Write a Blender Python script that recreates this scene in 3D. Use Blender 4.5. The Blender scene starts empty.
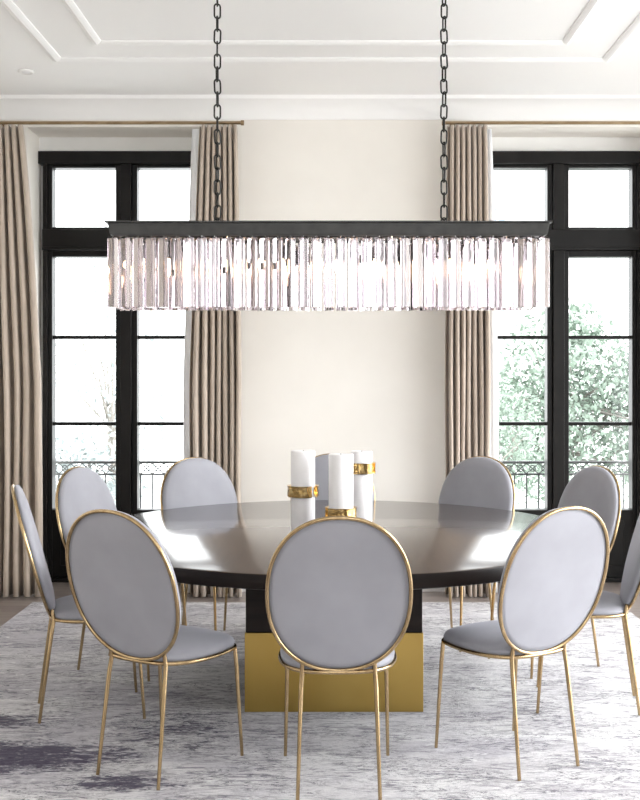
import bpy, bmesh, math, random
from mathutils import Vector, Matrix
sc = bpy.context.scene
col = sc.collection

# ------------------------------------------------------------------ camera
EYE = 1.48
cam_d = bpy.data.cameras.new('camera')
cam = bpy.data.objects.new('camera', cam_d)
col.objects.link(cam)
cam.location = (0, 0, EYE)
cam.rotation_euler = (math.radians(90), 0, 0)
cam_d.sensor_width = 36
cam_d.sensor_fit = 'AUTO'
cam_d.lens = 1076 / 800 * 36
cam_d.shift_x = -14 / 800
cam_d.shift_y = -25.6 / 800
cam_d.clip_start = 0.05
cam_d.clip_end = 200
sc.camera = cam

# ------------------------------------------------------------------ world, sky
SKY = 3.2
world = bpy.data.worlds.new('sky')
sc.world = world
world.use_nodes = True
wn = world.node_tree
bg = wn.nodes['Background']
bg.inputs['Color'].default_value = (0.97, 0.985, 1.0, 1)
SUNNY = 2.4      # how much brighter the hazy sky is around the veiled sun, out to the right
tcw = wn.nodes.new('ShaderNodeTexCoord')
dot = wn.nodes.new('ShaderNodeVectorMath'); dot.operation = 'DOT_PRODUCT'
d0 = Vector((0.97, -0.02, 0.30)).normalized(); dot.inputs[1].default_value = d0
wn.links.new(tcw.outputs['Generated'], dot.inputs[0])
def wmath(op, a, b):
    n = wn.nodes.new('ShaderNodeMath'); n.operation = op
    for i, v in enumerate((a, b)):
        if isinstance(v, (int, float)): n.inputs[i].default_value = v
        else: wn.links.new(v, n.inputs[i])
    return n.outputs[0]
lobe = wmath('POWER', wmath('MAXIMUM', dot.outputs['Value'], 0.0), 5.0)
wn.links.new(wmath('MULTIPLY', wmath('ADD', wmath('MULTIPLY', lobe, SUNNY), 1.0), SKY), bg.inputs['Strength'])

sc.view_settings.view_transform = 'Standard'
sc.view_settings.look = 'None'
sc.view_settings.exposure = 0.64
sc.view_settings.gamma = 1.0
sc.view_settings.use_curve_mapping = False
sc.cycles.max_bounces = 14
sc.cycles.diffuse_bounces = 6
sc.cycles.glossy_bounces = 5
sc.cycles.transmission_bounces = 12
sc.cycles.transparent_max_bounces = 16
sc.cycles.sample_clamp_indirect = 6
sc.cycles.caustics_refractive = True
sc.cycles.caustics_reflective = False
sc.cycles.blur_glossy = 0.6

def portal(name, loc, rot, sx, sy):
    l = bpy.data.lights.new(name, 'AREA')
    l.shape = 'RECTANGLE'; l.size = sx; l.size_y = sy
    l.cycles.is_portal = True
    o = bpy.data.objects.new(name, l); col.objects.link(o)
    o.location = loc; o.rotation_euler = rot
    return o
R90 = math.radians(90)
# daylight openings: two at the back, unseen ones put in for light in the right wall and behind the viewer
portal('daylight_portal', (-1.479, 7.80, 1.6), (-R90, 0, 0), 1.24, 3.0)
portal('daylight_portal', (1.597, 7.80, 1.6), (-R90, 0, 0), 1.24, 3.0)
portal('daylight_portal', (3.25, 4.4, 1.5), (0, R90, 0), 3.0, 5.0)
portal('daylight_portal', (0.6, -2.25, 2.22), (R90, 0, 0), 4.0, 2.05)

# ------------------------------------------------------------------ materials
def nodes_of(m):
    m.use_nodes = True
    return m.node_tree, m.node_tree.nodes['Principled BSDF']

def mat(name, rgb, rough=0.5, metal=0.0, **kw):
    m = bpy.data.materials.new(name)
    nt, b = nodes_of(m)
    b.inputs['Base Color'].default_value = (*rgb, 1)
    b.inputs['Roughness'].default_value = rough
    b.inputs['Metallic'].default_value = metal
    for k, v in kw.items():
        b.inputs[k.replace('_', ' ')].default_value = v
    return m

def noisy(m, rgb_a, rgb_b, scale=(8, 8, 8), detail=3, bump=0.0, lo=0.35, hi=0.65, nscale=1.0, bscale=None):
    """mix two colours with object-space noise, optional bump"""
    nt, b = nodes_of(m)
    N, L = nt.nodes, nt.links
    tc = N.new('ShaderNodeTexCoord'); mp = N.new('ShaderNodeMapping')
    mp.inputs['Scale'].default_value = scale
    L.new(tc.outputs['Object'], mp.inputs['Vector'])
    no = N.new('ShaderNodeTexNoise'); no.inputs['Scale'].default_value = nscale; no.inputs['Detail'].default_value = detail
    L.new(mp.outputs['Vector'], no.inputs['Vector'])
    cr = N.new('ShaderNodeValToRGB')
    cr.color_ramp.elements[0].position = lo; cr.color_ramp.elements[0].color = (*rgb_a, 1)
    cr.color_ramp.elements[1].position = hi; cr.color_ramp.elements[1].color = (*rgb_b, 1)
    L.new(no.outputs['Fac'], cr.inputs['Fac']); L.new(cr.outputs['Color'], b.inputs['Base Color'])
    if bump:
        bp = N.new('ShaderNodeBump'); bp.inputs['Strength'].default_value = bump; bp.inputs['Distance'].default_value = 0.01
        L.new(no.outputs['Fac'], bp.inputs['Height']); L.new(bp.outputs['Normal'], b.inputs['Normal'])
    return m

M = {}
M['wall'] = noisy(mat('cream_plaster', (0.8, 0.77, 0.72), 0.85), (0.84, 0.81, 0.755), (0.865, 0.835, 0.78), (3, 3, 3), 4)
M['ceil'] = noisy(mat('white_ceiling_paint', (0.9, 0.9, 0.89), 0.8), (0.93, 0.93, 0.925), (0.94, 0.94, 0.93), (2, 2, 2))
M['trim'] = noisy(mat('white_trim_paint', (0.86, 0.855, 0.84), 0.45), (0.85, 0.845, 0.83), (0.88, 0.875, 0.86), (5, 5, 5))
M['black'] = noisy(mat('black_window_paint', (0.012, 0.011, 0.010), 0.35, Specular_IOR_Level=0.22), (0.0045, 0.004, 0.0036), (0.0075, 0.0065, 0.006), (12, 12, 3))
M['frame_metal'] = noisy(mat('dark_bronze_metal', (0.05, 0.05, 0.05), 0.42, 0.35), (0.042, 0.042, 0.042), (0.06, 0.06, 0.058), (20, 20, 20))
M['chain'] = noisy(mat('black_chain_metal', (0.02, 0.02, 0.02), 0.35, 0.6), (0.014, 0.014, 0.013), (0.03, 0.029, 0.027), (60, 60, 60))
M['brass'] = noisy(mat('brushed_brass', (0.72, 0.50, 0.25), 0.27, 1.0), (0.38, 0.27, 0.145), (0.52, 0.385, 0.22), (40, 40, 6))
M['gold'] = noisy(mat('satin_gold_cladding', (0.56, 0.37, 0.10), 0.30, 1.0), (0.46, 0.31, 0.085), (0.53, 0.37, 0.115), (2, 2, 1.2), 4, bump=0.02)
M['ring'] = noisy(mat('polished_gold', (0.85, 0.58, 0.22), 0.10, 1.0), (0.80, 0.52, 0.18), (0.92, 0.68, 0.32), (30, 30, 30), bump=0.6)
M['wax'] = noisy(mat('white_wax', (0.85, 0.84, 0.85), 0.35), (0.84, 0.83, 0.84), (0.88, 0.87, 0.88), (15, 15, 15))
M['wood_dark'] = noisy(mat('espresso_wood_side', (0.02, 0.013, 0.011), 0.4, Specular_IOR_Level=0.2), (0.007, 0.0045, 0.004), (0.014, 0.009, 0.0075), (3, 3, 30), 5)
M['rod'] = noisy(mat('antique_brass_rod', (0.3, 0.21, 0.12), 0.35, 0.9), (0.26, 0.18, 0.10), (0.38, 0.28, 0.17), (10, 30, 30))
M['lining'] = mat('white_curtain_lining', (0.86, 0.87, 0.88), 0.9)
M['stone'] = noisy(mat('pale_terrace_stone', (0.6, 0.6, 0.6), 0.9), (0.70, 0.70, 0.69), (0.80, 0.80, 0.78), (2, 2, 2))
M['iron'] = mat('grey_painted_iron', (0.11, 0.115, 0.12), 0.5, 0.1)
M['bark'] = noisy(mat('tree_bark', (0.2, 0.18, 0.16), 0.9), (0.16, 0.15, 0.13), (0.30, 0.28, 0.26), (10, 10, 3), bump=0.3)
M['facade'] = noisy(mat('pale_house_render', (0.8, 0.8, 0.8), 0.9), (0.78, 0.78, 0.78), (0.84, 0.84, 0.84), (1, 1, 1))
M['blueglass'] = mat('blue_grey_house_window', (0.22, 0.27, 0.34), 0.3)
M['silver'] = mat('silver_pin', (0.75, 0.75, 0.76), 0.2, 1.0)

# table top: espresso veneer under a polished lacquer
m = mat('espresso_table_lacquer', (0.03, 0.02, 0.017), 0.30); nt, b = nodes_of(m)
N, L = nt.nodes, nt.links
tc = N.new('ShaderNodeTexCoord'); mp = N.new('ShaderNodeMapping'); mp.inputs['Scale'].default_value = (14, 1.2, 1)
no = N.new('ShaderNodeTexNoise'); no.inputs['Scale'].default_value = 3; no.inputs['Detail'].default_value = 6
cr = N.new('ShaderNodeValToRGB')
cr.color_ramp.elements[0].color = (0.030, 0.018, 0.013, 1); cr.color_ramp.elements[1].color = (0.065, 0.042, 0.031, 1)
L.new(tc.outputs['Object'], mp.inputs['Vector']); L.new(mp.outputs['Vector'], no.inputs['Vector'])
L.new(no.outputs['Fac'], cr.inputs['Fac']); L.new(cr.outputs['Color'], b.inputs['Base Color'])
b.inputs['Coat Weight'].default_value = 1.0; b.inputs['Coat Roughness'].default_value = 0.13
b.inputs['Coat IOR'].default_value = 1.5
b.inputs['Specular IOR Level'].default_value = 0.25
M['table'] = m

# velvet
m = mat('lilac_grey_velvet', (0.5, 0.5, 0.56), 0.75); nt, b = nodes_of(m)
noisy(m, (0.28, 0.281, 0.31), (0.32, 0.321, 0.355), (5, 5, 5), 3)
b.inputs['Sheen Weight'].default_value = 0.45; b.inputs['Sheen Roughness'].default_value = 0.4
b.inputs['Sheen Tint'].default_value = (0.9, 0.9, 1, 1)
M['velvet'] = m

# taupe curtain cloth with fine vertical weave
m = mat('taupe_curtain_cloth', (0.42, 0.34, 0.28), 0.8)
noisy(m, (0.43, 0.355, 0.29), (0.52, 0.44, 0.365), (120, 120, 3), 2)
nt, b = nodes_of(m)
b.inputs['Sheen Weight'].default_value = 0.2
M['curtain'] = m

# crystal
m = mat('clear_crystal', (0.79, 0.745, 0.775), 0.0); nt, b = nodes_of(m)
b.inputs['Transmission Weight'].default_value = 1.0; b.inputs['IOR'].default_value = 1.55
M['crystal'] = m

# thin window glass: lets the light through and mirrors a little
m = bpy.data.materials.new('window_glass'); m.use_nodes = True
nt = m.node_tree; N, L = nt.nodes, nt.links
N.remove(N['Principled BSDF'])
tr = N.new('ShaderNodeBsdfTransparent'); tr.inputs['Color'].default_value = (0.97, 0.985, 0.98, 1)
gl = N.new('ShaderNodeBsdfGlossy'); gl.inputs['Roughness'].default_value = 0.02
fr = N.new('ShaderNodeFresnel'); fr.inputs['IOR'].default_value = 1.45
mx = N.new('ShaderNodeMixShader')
L.new(fr.outputs[0], mx.inputs[0]); L.new(tr.outputs[0], mx.inputs[1]); L.new(gl.outputs[0], mx.inputs[2])
L.new(mx.outputs[0], N['Material Output'].inputs['Surface'])
M['glass'] = m

# bulb glow
m = mat('warm_bulb_glow', (1, 0.9, 0.7), 0.3); nt, b = nodes_of(m)
b.inputs['Emission Color'].default_value = (1.0, 0.72, 0.42, 1)
b.inputs['Emission Strength'].default_value = 8
M['bulb'] = m

# leaves
def leafmat(name, a, c):
    m = mat(name, a, 0.6)
    noisy(m, a, c, (2.5, 2.5, 2.5), 4)
    nt, b = nodes_of(m)
    b.inputs['Subsurface Weight'].default_value = 0
    return m
M['leaf'] = leafmat('pale_green_leaves', (0.13, 0.185, 0.14), (0.31, 0.37, 0.32))
M['leaf2'] = leafmat('grey_green_leaves', (0.25, 0.29, 0.29), (0.40, 0.44, 0.44))

# wooden floor planks
m = mat('taupe_oak_floor', (0.3, 0.25, 0.22), 0.35); nt, b = nodes_of(m)
N, L = nt.nodes, nt.links
tc = N.new('ShaderNodeTexCoord'); mp = N.new('ShaderNodeMapping'); mp.inputs['Rotation'].default_value = (0, 0, 0)
br = N.new('ShaderNodeTexBrick')
br.inputs['Scale'].default_value = 1; br.inputs['Brick Width'].default_value = 1.6; br.inputs['Row Height'].default_value = 0.16
br.inputs['Mortar Size'].default_value = 0.002
br.inputs['Color1'].default_value = (0.20, 0.165, 0.15, 1); br.inputs['Color2'].default_value = (0.27, 0.23, 0.21, 1)
br.inputs['Mortar'].default_value = (0.10, 0.08, 0.07, 1)
mp2 = N.new('ShaderNodeMapping'); mp2.inputs['Scale'].default_value = (1.5, 18, 1)
no = N.new('ShaderNodeTexNoise'); no.inputs['Scale'].default_value = 2; no.inputs['Detail'].default_value = 6
mul = N.new('ShaderNodeMix'); mul.data_type = 'RGBA'; mul.blend_type = 'OVERLAY'; mul.inputs[0].default_value = 0.5
L.new(tc.outputs['Object'], mp.inputs['Vector']); L.new(mp.outputs['Vector'], br.inputs['Vector'])
L.new(tc.outputs['Object'], mp2.inputs['Vector']); L.new(mp2.outputs['Vector'], no.inputs['Vector'])
L.new(br.outputs['Color'], mul.inputs[6]); L.new(no.outputs['Fac'], mul.inputs[7]); L.new(mul.outputs[2], b.inputs['Base Color'])
M['floor'] = m

# abstract rug: brushed cream, grey and plum strokes
def rug_material():
    m = mat('abstract_rug_pile', (0.8, 0.8, 0.8), 0.95); nt, b = nodes_of(m)
    N, L = nt.nodes, nt.links
    b.inputs['Specular IOR Level'].default_value = 0.15
    tc = N.new('ShaderNodeTexCoord')
    def noise(scale, nscale, detail, rough=0.6, dist=0.0, loc=(0, 0, 0)):
        mp = N.new('ShaderNodeMapping'); mp.inputs['Scale'].default_value = scale; mp.inputs['Location'].default_value = loc
        L.new(tc.outputs['Object'], mp.inputs['Vector'])
        n = N.new('ShaderNodeTexNoise'); n.inputs['Scale'].default_value = nscale; n.inputs['Detail'].default_value = detail
        n.inputs['Roughness'].default_value = rough; n.inputs['Distortion'].default_value = dist
        L.new(mp.outputs['Vector'], n.inputs['Vector']); return n.outputs['Fac']
    def ramp(src, a, c, ca=(0, 0, 0, 1), cb=(1, 1, 1, 1)):
        r = N.new('ShaderNodeValToRGB'); r.color_ramp.elements[0].position = a; r.color_ramp.elements[1].position = c
        r.color_ramp.elements[0].color = ca; r.color_ramp.elements[1].color = cb
        L.new(src, r.inputs['Fac']); return r.outputs['Color']
    def math_(op, x, y):
        n = N.new('ShaderNodeMath'); n.operation = op
        for i, v in enumerate((x, y)):
            if isinstance(v, (int, float)): n.inputs[i].default_value = v
            else: L.new(v, n.inputs[i])
        return n.outputs[0]
    def mix(f, x, y):
        n = N.new('ShaderNodeMix'); n.data_type = 'RGBA'
        if isinstance(f, float): n.inputs[0].default_value = f
        else: L.new(f, n.inputs[0])
        for i, v in ((6, x), (7, y)):
            if isinstance(v, tuple): n.inputs[i].default_value = v
            else: L.new(v, n.inputs[i])
        return n.outputs[2]
    # position along x (0 left edge, 1 right edge)
    sep = N.new('ShaderNodeSeparateXYZ'); L.new(tc.outputs['Object'], sep.inputs[0])
    X, Y = sep.outputs[0], sep.outputs[1]
    base = mix(ramp(noise((1.2, 2.2, 1), 1.6, 6, 0.6, 0.4), 0.35, 0.62), (0.63, 0.61, 0.625, 1), (0.77, 0.76, 0.76, 1))
    big = noise((0.8, 1.9, 1), 1.5, 4, 0.55, 0.8, (3.1, 1.7, 0))
    # greyer wash on the left and in the middle
    side = math_('MULTIPLY_ADD', X, -0.085); 
    n = side.node; n.inputs[2].default_value = 0.02
    grey = ramp(math_('ADD', big, side), 0.50, 0.68)
    c1 = mix(math_('MULTIPLY', grey, 0.6), base, (0.47, 0.45, 0.50, 1))
    # brushed strokes, long in x
    st = ramp(noise((2.2, 9, 1), 2.3, 12, 0.82, 1.8), 0.50, 0.56)
    cl = ramp(noise((1.5, 3.2, 1), 1.8, 4, 0.6, 0.5, (4, 9, 0)), 0.36, 0.54)
    c2 = mix(math_('MULTIPLY', math_('MULTIPLY', st, cl), 0.9), c1, (0.25, 0.235, 0.27, 1))
    st2 = ramp(noise((4, 11, 1), 2.9, 12, 0.85, 2.6, (5, 2, 0)), 0.515, 0.55)
    cl2 = ramp(noise((1.3, 2.6, 1), 2.3, 4, 0.6, 0.5, (14, 2, 0)), 0.40, 0.54)
    c3 = mix(math_('MULTIPLY', math_('MULTIPLY', st2, cl2), 0.9), c2, (0.13, 0.125, 0.145, 1))
    hl = ramp(noise((4, 12, 1), 2.1, 7, 0.7, 1.0, (9, 4, 0)), 0.56, 0.64)
    c4 = mix(math_('MULTIPLY', hl, 0.75), c3, (0.84, 0.835, 0.83, 1))
    # plum patches woven at the front left
    def blob(cx, cy, sx, sy):
        dx = math_('DIVIDE', math_('SUBTRACT', X, cx), sx); dy = math_('DIVIDE', math_('SUBTRACT', Y, cy), sy)
        d = math_('ADD', math_('MULTIPLY', dx, dx), math_('MULTIPLY', dy, dy))
        return math_('MAXIMUM', math_('SUBTRACT', 1.0, d), 0.0)
    BL = blob(-1.25, -0.95, 0.72, 0.26)
    for p in ((-1.42, -0.52, 0.42, 0.14), (-0.72, -1.22, 0.30, 0.13), (-0.62, -0.62, 0.40, 0.42), (-1.15, -1.5, 0.3, 0.12)):
        w = 0.62 if p[0] > -0.7 else 0.9
        BL = math_('MAXIMUM', BL, math_('MULTIPLY', blob(*p), w))
    pn = noise((1.8, 6.0, 1), 2.2, 12, 0.8, 1.6, (1, 7, 0))
    pf = noise((7, 20, 1), 2.5, 10, 0.8, 1.4, (2, 3, 0))
    pm = ramp(math_('ADD', math_('ADD', math_('MULTIPLY', BL, 0.20), math_('MULTIPLY', pn, 0.55)), math_('MULTIPLY', pf, 0.55)), 0.645, 0.70)
    c5 = mix(math_('MULTIPLY', pm, 0.9), c4, (0.06, 0.05, 0.085, 1))
    L.new(c5, b.inputs['Base Color'])
    bp = N.new('ShaderNodeBump'); bp.inputs['Strength'].default_value = 0.9; bp.inputs['Distance'].default_value = 0.012
    L.new(noise((8, 20, 1), 3, 8, 0.75, 1.5), bp.inputs['Height']); L.new(bp.outputs['Normal'], b.inputs['Normal'])
    return m
M['rug'] = rug_material()

# ------------------------------------------------------------------ mesh helpers
class MB:
    def __init__(s): s.v = []; s.f = []; s.mi = []
    def add(s, vs, fs, mi=0):
        o = len(s.v); s.v += [tuple(p) for p in vs]
        s.f += [tuple(i + o for i in f) for f in fs]; s.mi += [mi] * len(fs); return s
    def box(s, x0, x1, y0, y1, z0, z1, mi=0):
        vs = [(x, y, z) for z in (z0, z1) for y in (y0, y1) for x in (x0, x1)]
        return s.add(vs, [(0, 2, 3, 1), (4, 5, 7, 6), (0, 1, 5, 4), (2, 6, 7, 3), (0, 4, 6, 2), (1, 3, 7, 5)], mi)
    def tube(s, pts, r, n=10, closed=False, mi=0, up=None):
        pts = [Vector(p) for p in pts]; k = len(pts)
        rs = r if isinstance(r, (list, tuple)) else [r] * k
        vs = []; prev = None
        for i, p in enumerate(pts):
            if closed: t = pts[(i + 1) % k] - pts[i - 1]
            else: t = pts[min(i + 1, k - 1)] - pts[max(i - 1, 0)]
            t.normalize()
            if prev is None:
                a = Vector((0, 0, 1)) if abs(t.z) < 0.9 else Vector((1, 0, 0))
                u = t.cross(a).normalized()
            else:
                u = (prev - t * prev.dot(t)).normalized()
            prev = u; w = t.cross(u)
            for j in range(n):
                a = 2 * math.pi * j / n
                vs.append(p + (u * math.cos(a) + w * math.sin(a)) * rs[i])
        fs = []
        for i in range(k if closed else k - 1):
            for j in range(n):
                a = i * n + j; b_ = i * n + (j + 1) % n; c = ((i + 1) % k) * n + (j + 1) % n; d = ((i + 1) % k) * n + j
                fs.append((a, b_, c, d))
        if not closed:
            fs.append(tuple(range(n - 1, -1, -1))); fs.append(tuple((k - 1) * n + j for j in range(n)))
        return s.add(vs, fs, mi)
    def lathe(s, prof, cx=0, cy=0, n=64, mi=0):
        vs = []; fs = []
        for (r, z) in prof:
            for j in range(n):
                a = 2 * math.pi * j / n
                vs.append((cx + r * math.cos(a), cy + r * math.sin(a), z))
        for i in range(len(prof) - 1):
            for j in range(n):
                fs.append((i * n + j, i * n + (j + 1) % n, (i + 1) * n + (j + 1) % n, (i + 1) * n + j))
        fs.append(tuple(range(n - 1, -1, -1))); fs.append(tuple((len(prof) - 1) * n + j for j in range(n)))
        return s.add(vs, fs, mi)
    def build(s, name, mats, parent=None, smooth=False, bevel=0, loc=(0, 0, 0), autosmooth=None):
        me = bpy.data.meshes.new(name); me.from_pydata(s.v, [], s.f)
        if not isinstance(mats, (list, tuple)): mats = [mats]
        for m_ in mats: me.materials.append(m_)
        for p, i in zip(me.polygons, s.mi): p.material_index = i
        bm = bmesh.new(); bm.from_mesh(me); bmesh.ops.recalc_face_normals(bm, faces=bm.faces)
        if smooth:
            for f in bm.faces: f.smooth = True
            for e in bm.edges:
                if len(e.link_faces) == 2 and e.calc_face_angle(0) > math.radians(autosmooth or 40): e.smooth = False
        bm.to_mesh(me); bm.free()
        o = bpy.data.objects.new(name, me); col.objects.link(o); o.location = loc
        if parent: o.parent = parent
        if bevel:
            bv = o.modifiers.new('bevel', 'BEVEL'); bv.width = bevel; bv.segments = 2; bv.limit_method = 'ANGLE'
        return o

def tag(o, label=None, cat=None, group=None, kind=None):
    if label: o['label'] = label
    if cat: o['category'] = cat
    if group: o['group'] = group
    if kind: o['kind'] = kind
    return o
def thing(name, loc, label, cat, group=None, rz=0):
    o = bpy.data.objects.new(name, None); col.objects.link(o)
    o.empty_display_size = 0.1
    o.location = loc; o.rotation_euler = (0, 0, rz)
    return tag(o, label, cat, group)
def struct(o, label=None):
    o['kind'] = 'structure'
    if label: o['label'] = label
    return o
def copy_tree(o, parent=None):
    c = o.copy(); col.objects.link(c); c.parent = parent
    for ch in list(o.children): copy_tree(ch, c)
    return c

# ------------------------------------------------------------------ the room
CEIL = 3.354
YW, YG = 7.35, 7.67           # wall face, window plane
XL, XR = -3.1, 3.25
YB = -2.2
OP = [(-2.10, -0.858), (0.977, 2.217)]      # the two window recesses
SOF = 3.17
struct(MB().box(XL - .3, XR + .3, YB - .3, YW + .52, -0.12, 0.0).build('floor', M['floor']), 'taupe wooden plank floor around the rug')
mb = MB()
xs = [XL - .3, OP[0][0], OP[0][1], OP[1][0], OP[1][1], XR + .3]
for i in (0, 2, 4): mb.box(xs[i], xs[i + 1], YW, YW + .5, 0, CEIL + .1)
for a, c in OP: mb.box(a, c, YW, YW + .5, SOF, CEIL + .1)
struct(mb.build('wall_back', M['wall']), 'cream plaster wall with two tall window recesses')
struct(MB().box(XL - .3, XL, YB - .3, YW, 0, CEIL + .1).build('wall_left', M['wall']), 'cream side wall left of the table')
mb = MB()
RY0, RY1, RZ = 1.9, 6.9, 3.05  # unseen wide opening, shaped to bring daylight in from the right
mb.box(XR, XR + .25, YB - .3, RY0, 0, CEIL + .1).box(XR, XR + .25, RY1, YW, 0, CEIL + .1).box(XR, XR + .25, RY0, RY1, RZ, CEIL + .1)
struct(mb.build('wall_right', M['wall']), 'cream side wall right of the table with a wide opening')
mb = MB()
FX0, FX1, FZ0, FZ1 = -1.4, 2.6, 1.2, 3.25  # unseen opening, added to light the chair fronts and back wall
mb.box(XL, FX0, YB - .25, YB, 0, CEIL + .1).box(FX1, XR, YB - .25, YB, 0, CEIL + .1)
mb.box(FX0, FX1, YB - .25, YB, 0, FZ0).box(FX0, FX1, YB - .25, YB, FZ1, CEIL + .1)
struct(mb.build('wall_front', M['wall']), 'cream wall behind the viewer')
struct(MB().box(XL - .3, XR + .3, YB - .3, YW + .5, CEIL, CEIL + .12).build('ceiling', M['ceil']), 'white ceiling')

# ceiling panel moulding: two rectangular beads
def ceiling_bead(x0, x1, y0, y1, w, name, label):
    prof = [(-w, 0), (-w, -.008), (-w * .5, -.016), (0, -.020), (w * .4, -.012), (w, -.006), (w, 0)]
    cs = [(x0, y0, -1, -1), (x1, y0, 1, -1), (x1, y1, 1, 1), (x0, y1, -1, 1)]
    vs = []; n = len(prof)
    for (x, y, sx, sy) in cs:
        for (o, z) in prof: vs.append((x + sx * o, y + sy * o, CEIL + z))
    fs = [(i * n + j, i * n + j + 1, ((i + 1) % 4) * n + j + 1, ((i + 1) % 4) * n + j) for i in range(4) for j in range(n - 1)]
    return struct(MB().add(vs, fs).build(name, M['ceil']), label)
ceiling_bead(-1.645, 1.62, 0.4, 6.39, .032, 'trim_1', 'outer white ceiling moulding')
ceiling_bead(-1.335, 1.31, 0.75, 6.06, .028, 'trim_2', 'inner white ceiling moulding')
# cove along the back wall
prof = [(0, -.135), (.012, -.135), (.02, -.11), (.045, -.07), (.09, -.035), (.13, -.022), (.14, 0)]
vs = [(x, YW - o, CEIL + z) for x in (XL, XR) for (o, z) in prof]; n = len(prof)
struct(MB().add(vs, [(j, j + 1, n + j + 1, n + j) for j in range(n - 1)]).build('trim_3', M['ceil'], smooth=True), 'white cove moulding above the windows')
mb = MB()
for a, c in ((XL, OP[0][0]), (OP[0][1], OP[1][0]), (OP[1][1], XR)):
    mb.box(a, c, YW - .018, YW, 0, .13).box(a, c, YW - .012, YW, .13, .15)
struct(mb.build('baseboard_back', M['trim']), 'white baseboard along the window wall')

# windows (tall glazed doors set back in the recesses)
def make_window(n, x0, x1, label):
    w = bpy.data.objects.new('window_%d' % n, None); col.objects.link(w)
    w.location = ((x0 + x1) / 2, YG, 0); struct(w, label)
    H = (x1 - x0) / 2; y0, y1 = -.02, .12
    ZT = 3.065
    fr = MB()
    # white backing around the frame closes the recess
    hd = MB().box(-H, H, 0.0, .18, ZT, SOF)
    hd.build('header_panel', M['trim'], w)
    # outer frame
    fr.box(-H, H, y0 - .02, y1, 2.975, ZT)
    fr.box(-H + .028, -H + .062, y0, y1, 0, 2.975).box(H - .062, H - .028, y0, y1, 0, 2.975)
    fr.box(-H, -H + .028, y0 + .06, y1, 0, 2.975, 1).box(H - .028, H, y0 + .06, y1, 0, 2.975, 1)
    fr.box(-H + .028, H - .028, y0 - .015, y1, 2.372, 2.512).box(-H + .03, H - .03, y0 - .03, y1, 2.36, 2.385)
    fr.box(-.04, .04, y0 - .012, y1, 0, 2.975)
    fr.box(-H + .028, H - .028, y0, y1, 0, .03)
    fr.build('window_frame', [M['black'], M['trim']], w, bevel=.004)
    for s in (-1, 1):
        a, c = sorted((s * .04, s * (H - .062)))
        d = MB(); yy0, yy1 = y0 + .015, y1 - .02
        pa, pc = sorted((s * .077, s * (H - .092)))
        # door leaf: stiles and rails
        d.box(a, pa, yy0, yy1, .03, 2.372).box(pc, c, yy0, yy1, .03, 2.372)
        d.box(pa, pc, yy0, yy1, 2.318, 2.372).box(pa, pc, yy0, yy1, .03, .514)
        d.box(pa + .06, pc - .06, yy0 - .008, yy0, .12, .44)
        d.build('door_leaf', M['black'], w, bevel=.005)
        t = MB()
        t.box(a, pa, yy0, yy1, 2.512, 2.975).box(pc, c, yy0, yy1, 2.512, 2.975)
        t.box(pa, pc, yy0, yy1, 2.512, 2.53).box(pa, pc, yy0, yy1, 2.952, 2.975)
        t.build('transom_sash', M['black'], w, bevel=.004)
        for z in (1.745, 1.127):
            MB().box(pa, pc, yy0 + .02, yy1 - .02, z - .012, z + .012).build('glazing_bar', M['black'], w)
        g = MB(); yg = (yy0 + yy1) / 2
        for z0, z1 in ((.514, 1.115), (1.139, 1.733), (1.757, 2.318), (2.53, 2.952)):
            g.add([(pa, yg, z0), (pc, yg, z0), (pc, yg, z1), (pa, yg, z1)], [(0, 1, 2, 3)])
        g.build('glass_pane', M['glass'], w)
    return w
make_window(1, *OP[0], 'black framed glazed double door left of the table')
make_window(2, *OP[1], 'black framed glazed double door right of the table')

# plain black frames in the two unseen openings beside and behind the viewer, put in for light
mb = MB()
for k in range(5):
    y = RY0 + (RY1 - RY0) * k / 4; w_ = .04 if k in (0, 4) else .03
    y = min(max(y, RY0 + w_), RY1 - w_)
    mb.box(XR + .10, XR + .16, y - w_, y + w_, 0, RZ)
for z in (.03, 2.42, RZ - .03): mb.box(XR + .105, XR + .155, RY0, RY1, z - .03, z + .03)
struct(mb.build('window_3', M['black']), 'black window frame in the unseen daylight opening of the right side wall')
mb = MB()
for x in (FX0 + .03, FX0 + 1.35, FX1 - 1.35, FX1 - .03): mb.box(x - .03, x + .03, YB - .16, YB - .10, FZ0, FZ1)
for z in (FZ0 + .03, FZ1 - .03): mb.box(FX0, FX1, YB - .155, YB - .105, z - .03, z + .03)
struct(mb.build('window_4', M['black']), 'black frame of the unseen window added behind the viewer for light')

# small downlight on the ceiling
t = thing('ceiling_spotlight', (-1.905, 6.65, CEIL), 'small white spotlight in the ceiling above the left window', 'ceiling light')
MB().lathe([(.035, 0), (.05, 0), (.05, -.006), (.042, -.012), (.032, -.008)], n=32).build('trim_ring', M['trim'], t, smooth=True)
MB().lathe([(.031, -.002), (.031, -.006), (.02, -.010)], n=32).build('lens', M['lining'], t, smooth=True)

# ------------------------------------------------------------------ outside
struct(MB().box(-30, 30, YW + .5, 60, -.60, -.45).build('ground', M['stone']), 'pale paving outside the windows')
struct(MB().box(-3.2, 3.4, YW + .5, 8.3, -.45, -.04).build('terrace', M['stone']), 'narrow stone ledge outside the windows')
struct(MB().box(XR + .6, 16, -12, YW + .5, -.6, -.3).build('courtyard', M['stone']), 'pale paving beyond the right wall')

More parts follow.
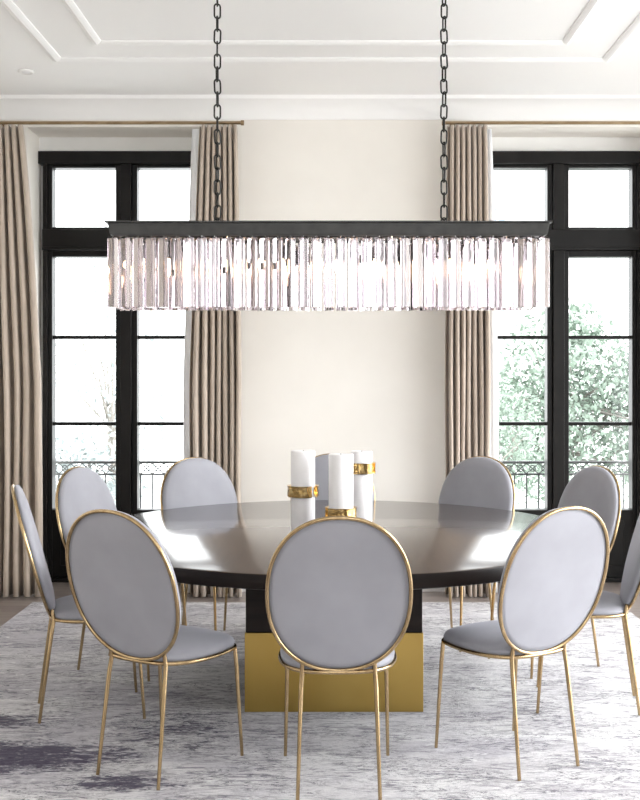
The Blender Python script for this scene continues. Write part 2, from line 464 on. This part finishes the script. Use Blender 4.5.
def railing(x0, x1, label):
    y = 8.07; zt = .83
    t = thing('balcony_railing', ((x0 + x1) / 2, y, -.04), label, 'railing')
    H = (x1 - x0) / 2; zt += .04
    MB().box(-H, H, -.02, .02, zt - .018, zt).build('top_rail', M['iron'], t)
    MB().box(-H, H, -.01, .01, zt - .105, zt - .092).box(-H, H, -.01, .01, .08, .10).build('cross_rail', M['iron'], t)
    n = int((2 * H) / .0875); p = 2 * H / n
    for i in range(n + 1):
        x = -H + i * p
        thick = .014 if i in (0, n) else .005
        MB().box(x - thick, x + thick, -thick, thick, 0 if i in (0, n) else .08, zt - (.018 if i in (0, n) else .1)).build('post' if i in (0, n) else 'baluster', M['iron'], t)
    mb = MB()
    for i in range(n):
        x = -H + (i + .5) * p; zc = zt - .055
        mb.tube([(x + .022 * math.cos(a * math.pi / 8), 0, zc + .022 * math.sin(a * math.pi / 8)) for a in range(16)], .004, 6, True)
        mb.tube([(x - p / 2, 0, zt - .018), (x + p / 2, 0, zt - .095)], .004, 6)
        mb.tube([(x - p / 2, 0, zt - .095), (x + p / 2, 0, zt - .018)], .004, 6)
    mb.build('scrollwork', M['iron'], t)
railing(-2.15, -.75, 'grey iron balcony railing outside the left window')
railing(.9, 2.35, 'grey iron balcony railing outside the right window')

def tree(loc, blobs, label, leaf, nleaf, size, seed, group=None, trunk=.09, name='tree', cat='tree'):
    rnd = random.Random(seed)
    t = thing(name, loc, label, cat, group)
    tb = MB(); top = Vector((0, 0, blobs[0][2]))
    tb.tube([(0, 0, 0), (.04, .02, top.z * .35), (-.05, 0, top.z * .7), top], [trunk, trunk * .8, trunk * .6, trunk * .35], 8)
    for (x, y, z, r) in blobs:
        for k in range(4):
            s = Vector((0, 0, top.z * rnd.uniform(.25, .8)))
            e = Vector((x, y, z)) + Vector([rnd.uniform(-1, 1) for _ in range(3)]) * r * .7
            mid = (s + e) / 2 + Vector([rnd.uniform(-.2, .2) for _ in range(3)])
            tb.tube([s, mid, e], [trunk * .35, trunk * .22, trunk * .08], 5)
    tb.build('trunk', M['bark'], t, smooth=True)
    lb = MB(); tot = sum(b[3] ** 2 for b in blobs)
    for (x, y, z, r) in blobs:
        for k in range(int(nleaf * r * r / tot)):
            d = Vector([rnd.gauss(0, 1) for _ in range(3)]).normalized() * r * rnd.random() ** .45
            p = Vector((x, y, z)) + d
            a = Vector([rnd.gauss(0, 1) for _ in range(3)]).normalized()
            b_ = a.cross(Vector([rnd.gauss(0, 1) for _ in range(3)])).normalized()
            s = size * rnd.uniform(.6, 1.3)
            lb.add([p - a * s, p + b_ * s * .45, p + a * s, p - b_ * s * .45], [(0, 1, 2, 3)])
    lb.build('foliage', leaf, t)
    return t
tree((3.3, 15.5, -.45), [(0, 0, 2.0, 1.0), (.75, .2, 1.5, .9), (-.7, 0, 1.25, .8), (.2, .3, 2.6, .45), (1.4, 0, 1.9, .7), (-.2, -.4, .9, .8), (1.2, -.3, .8, .8)],
     'bushy pale green tree outside the right window', M['leaf'], 11000, .055, 3)
tree((2.0, 13.0, -.45), [(0, 0, 1.1, .62), (.45, .1, .8, .5), (-.35, .1, .7, .5), (.1, .2, 1.55, .35)],
     'low green bush behind the balcony railing of the right window', M['leaf'], 3000, .035, 5, trunk=.04, name='bush', cat='bush')
tree((-3.3, 16.0, -.45), [(0, 0, 1.5, .8), (-.6, 0, 2.2, .8), (.4, .2, 2.6, .6), (-.1, .3, 3.4, .8), (.3, 0, .9, .6)],
     'thin grey-green tree outside the left window', M['leaf2'], 1500, .06, 8, trunk=.06)
tree((-2.95, 13.0, -.45), [(0, 0, .9, .45), (-.4, 0, .75, .45), (.35, 0, .6, .35)],
     'low grey-green bush outside the left window', M['leaf2'], 1100, .05, 11, trunk=.03, name='bush', cat='bush')
t = thing('house', (5.6, 32, -.45), 'pale neighbouring house seen through the right window', 'house')
MB().box(-2.2, 2.2, 0, 4, 0, 9.2).build('facade', M['facade'], t)
MB().add([(-2.5, -.3, 9.2), (2.5, -.3, 9.2), (2.5, 4.3, 9.2), (-2.5, 4.3, 9.2), (-2.5, 2, 10.6), (2.5, 2, 10.6)], [(0, 1, 2, 3), (0, 1, 5, 4), (3, 2, 5, 4), (0, 4, 3), (1, 5, 2)]).build('roof', M['facade'], t)
for x in (-.75, .9):
    for z in (6.9, 4.0):
        w = MB().box(x - .24, x + .24, -.05, 0, z - .55, z + .55).build('house_window', M['blueglass'], t)
        MB().box(x - .24, x + .24, -.08, -.05, z - .03, z + .03).box(x - .02, x + .02, -.08, -.05, z - .55, z + .55).build('window_bars', M['facade'], w)

# ------------------------------------------------------------------ curtains and rods
def curtain(x0t, x1t, x0b, x1b, folds, label, lining=None, seed=0, yc=7.165, amp=.058):
    """pleated panel; x range at the rod and at the floor"""
    rnd = random.Random(seed)
    zt, zb = 3.135, .008
    t = thing('curtain', ((x0b + x1b) / 2, yc, 0), label, 'curtain', 'taupe curtains framing the windows')
    ox = (x0b + x1b) / 2
    ph = [rnd.uniform(-.5, .5) for _ in range(folds + 2)]; am = [rnd.uniform(.72, 1.15) for _ in range(folds + 2)]
    def sheet(a, b, c, d, nf, A, y_off, mat_, name, parent):
        nx, nz = nf * 14, 22
        vs = []
        for k in range(nz + 1):
            q = k / nz; z = zt + (zb - zt) * q
            qq = min(1, q * 1.8) ** .8
            l, r = a + (c - a) * qq, b + (d - b) * qq
            for i in range(nx + 1):
                s = i / nx; f = s * nf; fi = int(min(f, nf - 1e-6))
                wob = ph[fi % len(ph)] * (.3 + .7 * q)
                an = 2 * math.pi * f + wob * math.sin(math.pi * (f - fi)) ** 2
                aa = A * am[fi % len(am)] * (1 if q > .04 else .7 + 7 * q)
                x = a + (b - a) * s + qq * ((c - a) * (1 - s) ** 3 + (d - b) * s ** 3) - .32 * (r - l) / nf * math.sin(2 * an) * .5
                x += .006 * math.sin(3 * q * math.pi + fi * 1.7) * q
                y = aa * math.sin(an) + .006 * math.sin(7 * q + f)
                vs.append((x - ox, y + y_off, z))
        fs = [(k * (nx + 1) + i, k * (nx + 1) + i + 1, (k + 1) * (nx + 1) + i + 1, (k + 1) * (nx + 1) + i) for k in range(nz) for i in range(nx)]
        o = MB().add(vs, fs).build(name, mat_, parent, smooth=True, autosmooth=80)
        so = o.modifiers.new('thickness', 'SOLIDIFY'); so.thickness = .004; so.offset = 0
        return o
    sheet(x0t, x1t, x0b, x1b, folds, amp, 0, M['curtain'], 'pleated_cloth', t)
    if lining:
        a, b, c, d = lining
        sheet(a, b, c, d, 2, .008, amp + .03, M['lining'], 'lining', t)
    return t
def ux(u, d): return (u - 334) / 1076 * d
D = 7.165
curtain(-2.62, ux(23, D), -2.62, ux(42, D), 12, 'taupe curtain at the far left edge of the room', None, 1)
curtain(ux(200, D), ux(237, D), ux(190, D), ux(241, D), 7, 'taupe curtain with white lining between left window and central wall',
        (ux(191, D), ux(204, D), ux(182, D), ux(196, D)), 2)
curtain(ux(448, D), ux(486, D), ux(446, D), ux(489, D), 7, 'taupe curtain with white lining between central wall and right window',
        (ux(483, D), ux(493, D), ux(484, D), ux(500, D)), 4)
def rod(x0, x1, fin, label):
    t = thing('curtain_rod', ((x0 + x1) / 2, 7.165, 3.155), label, 'curtain rod')
    cx = (x0 + x1) / 2
    MB().tube([(x0 - cx, 0, 0), (x1 - cx, 0, 0)], .011, 14).build('rod', M['rod'], t, smooth=True)
    e = (x1 if fin > 0 else x0) - cx
    MB().tube([(e - fin * .005, 0, 0), (e + fin * .004, 0, 0), (e + fin * .006, 0, 0), (e + fin * .026, 0, 0), (e + fin * .028, 0, 0)], [.011, .011, .017, .017, .010], 16).build('finial', M['rod'], t, smooth=True)
    for bx in (e - fin * .06, (-e) + fin * .5):
        MB().tube([(bx, 0, .0), (bx, .06, -.004), (bx, YW - 7.165 - .01, -.004)], .007, 8).box(bx - .016, bx + .016, YW - 7.165 - .012, YW - 7.165, -.035, .03).build('bracket', M['rod'], t)
    mb = MB()
    return t
rod(-2.75, ux(240, D), 1, 'slim brass curtain rod above the left window')
rod(ux(446, D), 2.75, -1, 'slim brass curtain rod above the right window')

# ------------------------------------------------------------------ rug
def rug():
    x0, x1, y0, y1 = -1.95, 1.84, 2.9, 6.96
    cx, cy = (x0 + x1) / 2, (y0 + y1) / 2
    o = MB().box(x0 - cx, x1 - cx, y0 - 5.1, y1 - 5.1, 0, .006).build('rug', M['rug'], bevel=.002, loc=(cx, 5.1, .0005))
    tag(o, 'large abstract cream and grey rug with plum patches under the dining set', 'rug')
rug()
RZ0 = .0065      # the top of the pile

# ------------------------------------------------------------------ table
TX, TY, TR, TH = 0.0, 5.12, 1.185, .745
t = thing('dining_table', (TX, TY, RZ0), 'large round dark wood dining table on a square gold-clad pedestal', 'table')
z1 = TH - RZ0
prof = [(TR - .012, z1 - .062), (TR - .002, z1 - .058), (TR, z1 - .05), (TR, z1 - .010), (TR - .004, z1 - .003), (TR - .012, z1)]
o = MB().lathe(prof, n=160).build('tabletop', [M['table'], M['wood_dark']], t, smooth=True, autosmooth=30)
for p in o.data.polygons:
    if abs(p.normal.z) < .7 or p.normal.z < 0: p.material_index = 1
B2 = .386
MB().box(-B2, B2, -B2 - .035, B2, .345, z1 - .062).build('pedestal', M['wood_dark'], t, bevel=.004)
MB().box(-B2 - .004, B2 + .004, -B2 - .039, B2 + .004, 0, .345).build('gold_cladding', M['gold'], t, bevel=.002)['label'] = 'satin gold lower half of the pedestal'

# ------------------------------------------------------------------ dining chairs
def closed_spline(pts, n):
    k = len(pts); out = []
    for i in range(k):
        p0, p1, p2, p3 = (Vector(pts[(i + j - 1) % k]) for j in range(4))
        for s in range(n):
            q = s / n
            out.append(.5 * ((2 * p1) + (p2 - p0) * q + (2 * p0 - 5 * p1 + 4 * p2 - p3) * q * q + (-p0 + 3 * p1 - 3 * p2 + p3) * q ** 3))
    return out
def make_chair():
    t = thing('dining_chair', (0, 0, RZ0), 'x', 'chair', 'dining chairs around the round table')
    # seat outline (lateral, forward)
    half = [(0, .045), (.075, .049), (.132, .068), (.180, .118), (.206, .20), (.212, .29), (.203, .365), (.186, .402), (.15, .424), (.08, .440), (0, .446)]
    pts = [(x, y) for x, y in half] + [(-x, y) for x, y in reversed(half[1:-1])]
    ring = [(p.x, p.y) for p in closed_spline([(x, y, 0) for x, y in pts], 4)]
    zr = .436 - RZ0
    MB().tube([(x, y, zr) for x, y in ring], .0078, 10, True).build('seat_frame', M['brass'], t, smooth=True)
    # domed seat pad
    cx, cy = 0, .25
    prof = [(.90, .000), (1.0, .006), (1.015, .018), (.99, .030), (.93, .039), (.80, .047), (.6, .053), (.35, .056), (.1, .057)]
    vs = []; n = len(ring)
    for s, z in prof:
        for (x, y) in ring: vs.append((cx + (x - cx) * s * .985, cy + (y - cy) * s * .985, zr - .001 + z * 1.06))
    fs = [(i * n + j, i * n + (j + 1) % n, (i + 1) * n + (j + 1) % n, (i + 1) * n + j) for i in range(len(prof) - 1) for j in range(n)]
    fs += [tuple(range(n - 1, -1, -1)), tuple((len(prof) - 1) * n + j for j in range(n))]
    MB().add(vs, fs).build('seat', M['velvet'], t, smooth=True, autosmooth=70)
    # backrest: rounded oval leaning back
    zb, zt, ob, ot, w = .434, 1.012, .060, -.103, .254
    c = Vector((0, (ob + ot) / 2, (zb + zt) / 2 - RZ0))
    up = Vector((0, ot - ob, zt - zb)); hh = up.length / 2 - .004; up.normalize()
    fw = Vector((0, up.z, -up.y))      # towards the sitter
    rt = Vector((1, 0, 0))
    def oval(a, s, off, dz=0):
        n_ = 2 / 2.22
        ca, sa = math.cos(a), math.sin(a)
        X = w * math.copysign(abs(ca) ** n_, ca); Y = hh * math.copysign(abs(sa) ** n_, sa)
        return c + rt * X * s + up * Y * s + fw * off
    K = 72
    A = [2 * math.pi * i / K for i in range(K)]
    MB().tube([oval(a, .972, -.012) for a in A], .0072, 10, True).build('back_frame', M['brass'], t, smooth=True)
    prof = [(.06, -.0135), (.5, -.0130), (.88, -.0115), (.948, -.009), (.962, -.003), (.967, .004), (.957, .012), (.90, .020), (.75, .026), (.45, .029), (.06, .030)]
    vs = []
    for s, off in prof:
        for a in A: vs.append(oval(a, s, off))
    fs = [(i * K + j, i * K + (j + 1) % K, (i + 1) * K + (j + 1) % K, (i + 1) * K + j) for i in range(len(prof) - 1) for j in range(K)]
    fs += [tuple(range(K - 1, -1, -1)), tuple((len(prof) - 1) * K + j for j in range(K))]
    MB().add(vs, fs).build('backrest', M['velvet'], t, smooth=True, autosmooth=60)
    for s in (-1, 1):
        MB().tube([(s * .126, .052, zr + .045), (s * .128, .060, zr), (s * .132, .050, zr - .06), (s * .143, 0, 0)], [.0075, .0085, .0085, .0068], 10).build('leg', M['brass'], t, smooth=True)
        MB().tube([(s * .186, .400, zr + .004), (s * .190, .408, zr - .08), (s * .198, .434, 0)], [.0080, .0082, .0064], 10).build('leg', M['brass'], t, smooth=True)
    return t
chair = make_chair()
CH = [
    (0.017, 3.724, 0.9, 'grey velvet oval-back chair nearest the viewer, seen squarely from behind'),
    (-0.746, 3.885, -30.5, 'grey oval-back chair at the front left of the table, seen from behind'),
    (0.795, 3.975, 30.8, 'pale oval-back chair at the front right of the table, seen from behind'),
    (-1.282, 4.68, -74.6, 'grey velvet chair at the left side of the table, seen edge-on before the left curtain'),
    (1.348, 4.79, 79.1, 'grey velvet chair cut off by the right edge of the photo'),
    (-1.225, 5.50, -110.6, 'grey velvet chair on the left, partly hidden behind the front left chair'),
    (1.279, 5.56, 112.8, 'grey velvet chair on the right, partly hidden behind the front right chair'),
    (-0.741, 6.10, -140.6, 'grey oval-back chair across the table, before the left inner curtain'),
    (0.795, 6.17, 140.3, 'grey oval-back chair across the table, before the right inner curtain'),
    (-0.006, 6.37, 180, 'grey oval-back chair across the table, hidden behind the white candles'),
]
for i, (x, y, r, lab) in enumerate(CH):
    o = chair if i == 0 else copy_tree(chair)
    o.location = (x, y, RZ0 + .001); o.rotation_euler = (0, 0, math.radians(r)); o['label'] = lab

# ------------------------------------------------------------------ candles with gold rings
def candle(u, d, ztop, zring, r, rot, label, wide=1.0):
    t = thing('pillar_candle', (ux(u, d), d, TH + .0005), label, 'candle', 'white candles on the table', rz=rot)
    h = ztop - TH
    MB().lathe([(r * .97, 0), (r, .004), (r, h - .006), (r * .985, h - .002), (r * .95, h), (r * .6, h - .002), (r * .3, h - .006)], n=48).build('candle_body', M['wax'], t, smooth=True)
    MB().tube([(0, 0, h - .006), (.001, 0, h - .002), (.002, .001, h + .001)], .0012, 6).build('wick', M['chain'], t)
    # a polished cuff standing off the candle, open at one side, with a turned lip
    zr = zring - TH; hh = .026; R0, R1 = r * 1.02, r * 1.26 * wide
    n = 60; a0, a1 = math.radians(14), math.radians(346); vs = []
    sec = [(R0, -hh * .8), (R1, -hh), (R1 + .003, -hh * .8), (R1 + .001, hh * .7), (R1 + .004, hh), (R1 - .002, hh * 1.02), (R0, hh * .85)]
    for i in range(n + 1):
        a = a0 + (a1 - a0) * i / n; k = 1 + .012 * math.sin(a * 9)
        for (q, z) in sec: vs.append((q * k * math.cos(a), q * k * math.sin(a), zr + z))
    m_ = len(sec)
    fs = [(i * m_ + j, i * m_ + (j + 1) % m_, (i + 1) * m_ + (j + 1) % m_, (i + 1) * m_ + j) for i in range(n) for j in range(m_)]
    fs += [tuple(range(m_)), tuple(n * m_ + j for j in range(m_))]
    MB().add(vs, fs).build('gold_ring', M['ring'], t, smooth=True, autosmooth=35)
    return t
def zat(v, d): return EYE - (v - 374.4) / 1076 * d
candle(303, 5.00, zat(450.5, 5.0), zat(491, 5.0), .056, math.radians(-40), 'left white candle with a gold ring round its middle')
candle(341, 4.88, zat(454, 4.88), zat(513, 4.88), .056, math.radians(200), 'middle white candle with its gold ring low down')
candle(361.5, 5.18, zat(451, 5.18), zat(468, 5.18), .052, math.radians(-30), 'right white candle with a gold ring near its top')

# ------------------------------------------------------------------ chandelier
def chandelier():
    cx, cy = -.025, 5.10
    t = thing('chandelier', (cx, cy, 2.123), 'long rectangular crystal chandelier hanging on two black chains over the table', 'chandelier')
    W, Dp = 1.028, .17
    f = MB()
    # tray: flange on top, tapering body
    f.box(-W, W, -Dp, Dp, .054, .062)
    a, b_ = (W - .012, Dp - .012), (W - .022, Dp - .022)
    vs = [(sx * b_[0], sy * b_[1], 0) for sx, sy in ((-1, -1), (1, -1), (1, 1), (-1, 1))] + [(sx * a[0], sy * a[1], .054) for sx, sy in ((-1, -1), (1, -1), (1, 1), (-1, 1))]
    f.add(vs, [(0, 1, 2, 3), (4, 5, 6, 7), (0, 1, 5, 4), (1, 2, 6, 5), (2, 3, 7, 6), (3, 0, 4, 7)])
    f.build('frame', M['frame_metal'], t, bevel=.0015)
    # two nested silver rails that carry the prisms
    ra = [(W - .035, Dp - .03), (W - .078, Dp - .078)]
    r_ = MB()
    for (x, y) in ra:
        for s in (-1, 1):
            r_.box(-x, x, s * y - .003, s * y + .003, -.004, 0).box(s * x - .003, s * x + .003, -y, y, -.004, 0)
    r_.build('hanging_rail', M['frame_metal'], t)
    # prism mesh: truncated triangle section, small roof and pin
    w, dd, Ht = .0240, .026, .325
    sec = [(-w, -dd * .42), (-w * .85, -dd * .5), (w * .85, -dd * .5), (w, -dd * .42), (w * .14, dd * .5), (-w * .14, dd * .5)]
    def prism_mb(mb=None, T=None):
        mb = mb or MB(); vs = []
        zt = -.008
        rows = [(zt - Ht, .97), (zt - Ht + .002, 1), (zt - .010, 1), (zt, .55)]
        for z, s in rows:
            for x, y in sec: vs.append(Vector((x * s, y * s, z)))
        k = 6
        fs = [(i * k + j, i * k + (j + 1) % k, (i + 1) * k + (j + 1) % k, (i + 1) * k + j) for i in range(3) for j in range(k)]
        fs += [tuple(range(k - 1, -1, -1)), tuple(3 * k + j for j in range(k))]
        pin = MB().tube([(0, 0, zt - .001), (0, 0, -.001)], .0018, 5)
        pv = [Vector(p) for p in pin.v]
        if T: vs = [T @ p for p in vs]; pv = [T @ p for p in pv]
        mb.add(vs, fs, 0); mb.add(pv, pin.f, 1)
        return mb
    pr = prism_mb()
    spots = []
    pitch = .0585
    for k, (x, y) in enumerate(ra):
        n = int(round(2 * x / pitch)); off = 0 if k == 0 else 0
        for i in range(n + 1):
            px = -x + 2 * x * i / n
            spots += [(px, -y, 0), (px, y, math.pi)]
        m_ = max(1, int(round(2 * y / pitch)))
        for i in range(1, m_):
            py = -y + 2 * y * i / m_
            spots += [(-x, py, -R90), (x, py, R90)]
    spots.sort(key=lambda s: s[1])
    rnd = random.Random(4); first = None; rest = MB()
    for i, (x, y, a) in enumerate(spots):
        a += rnd.uniform(-.10, .10)
        if i < 100:
            if first is None:
                first = pr.build('crystal_prism', [M['crystal'], M['silver']], t); o = first
            else:
                o = first.copy(); col.objects.link(o)
            o.parent = t; o.location = (x, y, 0); o.rotation_euler = (0, 0, a)
        else:
            prism_mb(rest, Matrix.Translation((x, y, 0)) @ Matrix.Rotation(a, 4, 'Z'))
    o = rest.build('rear_crystal_prisms', [M['crystal'], M['silver']], t); o['kind'] = 'stuff'
    # candle bulbs
    for i in range(7):
        for s in (-1, 1):
            x = -.81 + i * .27 + s * .045; y = s * .035
            so = MB().lathe([(.010, -.012), (.010, -.075), (.013, -.078), (.013, -.088), (.008, -.092)], x, y, 16).build('bulb_socket', M['frame_metal'], t, smooth=True)
            MB().lathe([(.006, -.091), (.013, -.10), (.0175, -.115), (.018, -.13), (.013, -.15), (.006, -.17), (.002, -.178)], x, y, 16).build('light_bulb', M['bulb'], so, smooth=True)
    # chains up to the ceiling
    lw, ll, wr = .0145, .0345, .0042
    def link_path():
        p = []
        for i in range(9): a = math.pi * i / 8; p.append((lw * math.cos(a), 0, ll - lw + lw * math.sin(a)))
        for i in range(9): a = math.pi + math.pi * i / 8; p.append((lw * math.cos(a), 0, -(ll - lw) + lw * math.sin(a)))
        return p
    lm = None
    for u in (217.3, 444):
        x = (u - 334) / 1076 * cy - cx
        ch = MB().lathe([(.03, .062), (.03, .066), (.012, .070), (.006, .076)], x, 0, 20).tube([(x + .014 * math.cos(a * math.pi / 6), 0, .085 + .014 * math.sin(a * math.pi / 6)) for a in range(12)], .0035, 8, True).build('chain', M['chain'], t, smooth=True)
        z = .085 + .014 + .0255; i = 0
        while z + ll < CEIL - 2.123 - .02:
            if lm is None:
                lm = MB().tube(link_path(), wr, 8, True).build('chain_link', M['chain'], ch, smooth=True); o = lm
            else:
                o = lm.copy(); col.objects.link(o); o.parent = ch
            o.location = (x + rnd.uniform(-.001, .001), 0, z)
            o.rotation_euler = (0, rnd.uniform(-.05, .05), (R90 if i % 2 else 0) + rnd.uniform(-.25, .25) + .2)
            z += 2 * ll - 2 * wr - .001; i += 1
        H = CEIL - 2.123
        MB().lathe([(.055, H), (.055, H - .012), (.03, H - .022), (.006, H - .026), (.006, H - .05)], x, 0, 24).build('ceiling_plate', M['chain'], t, smooth=True)
    return t
chandelier()
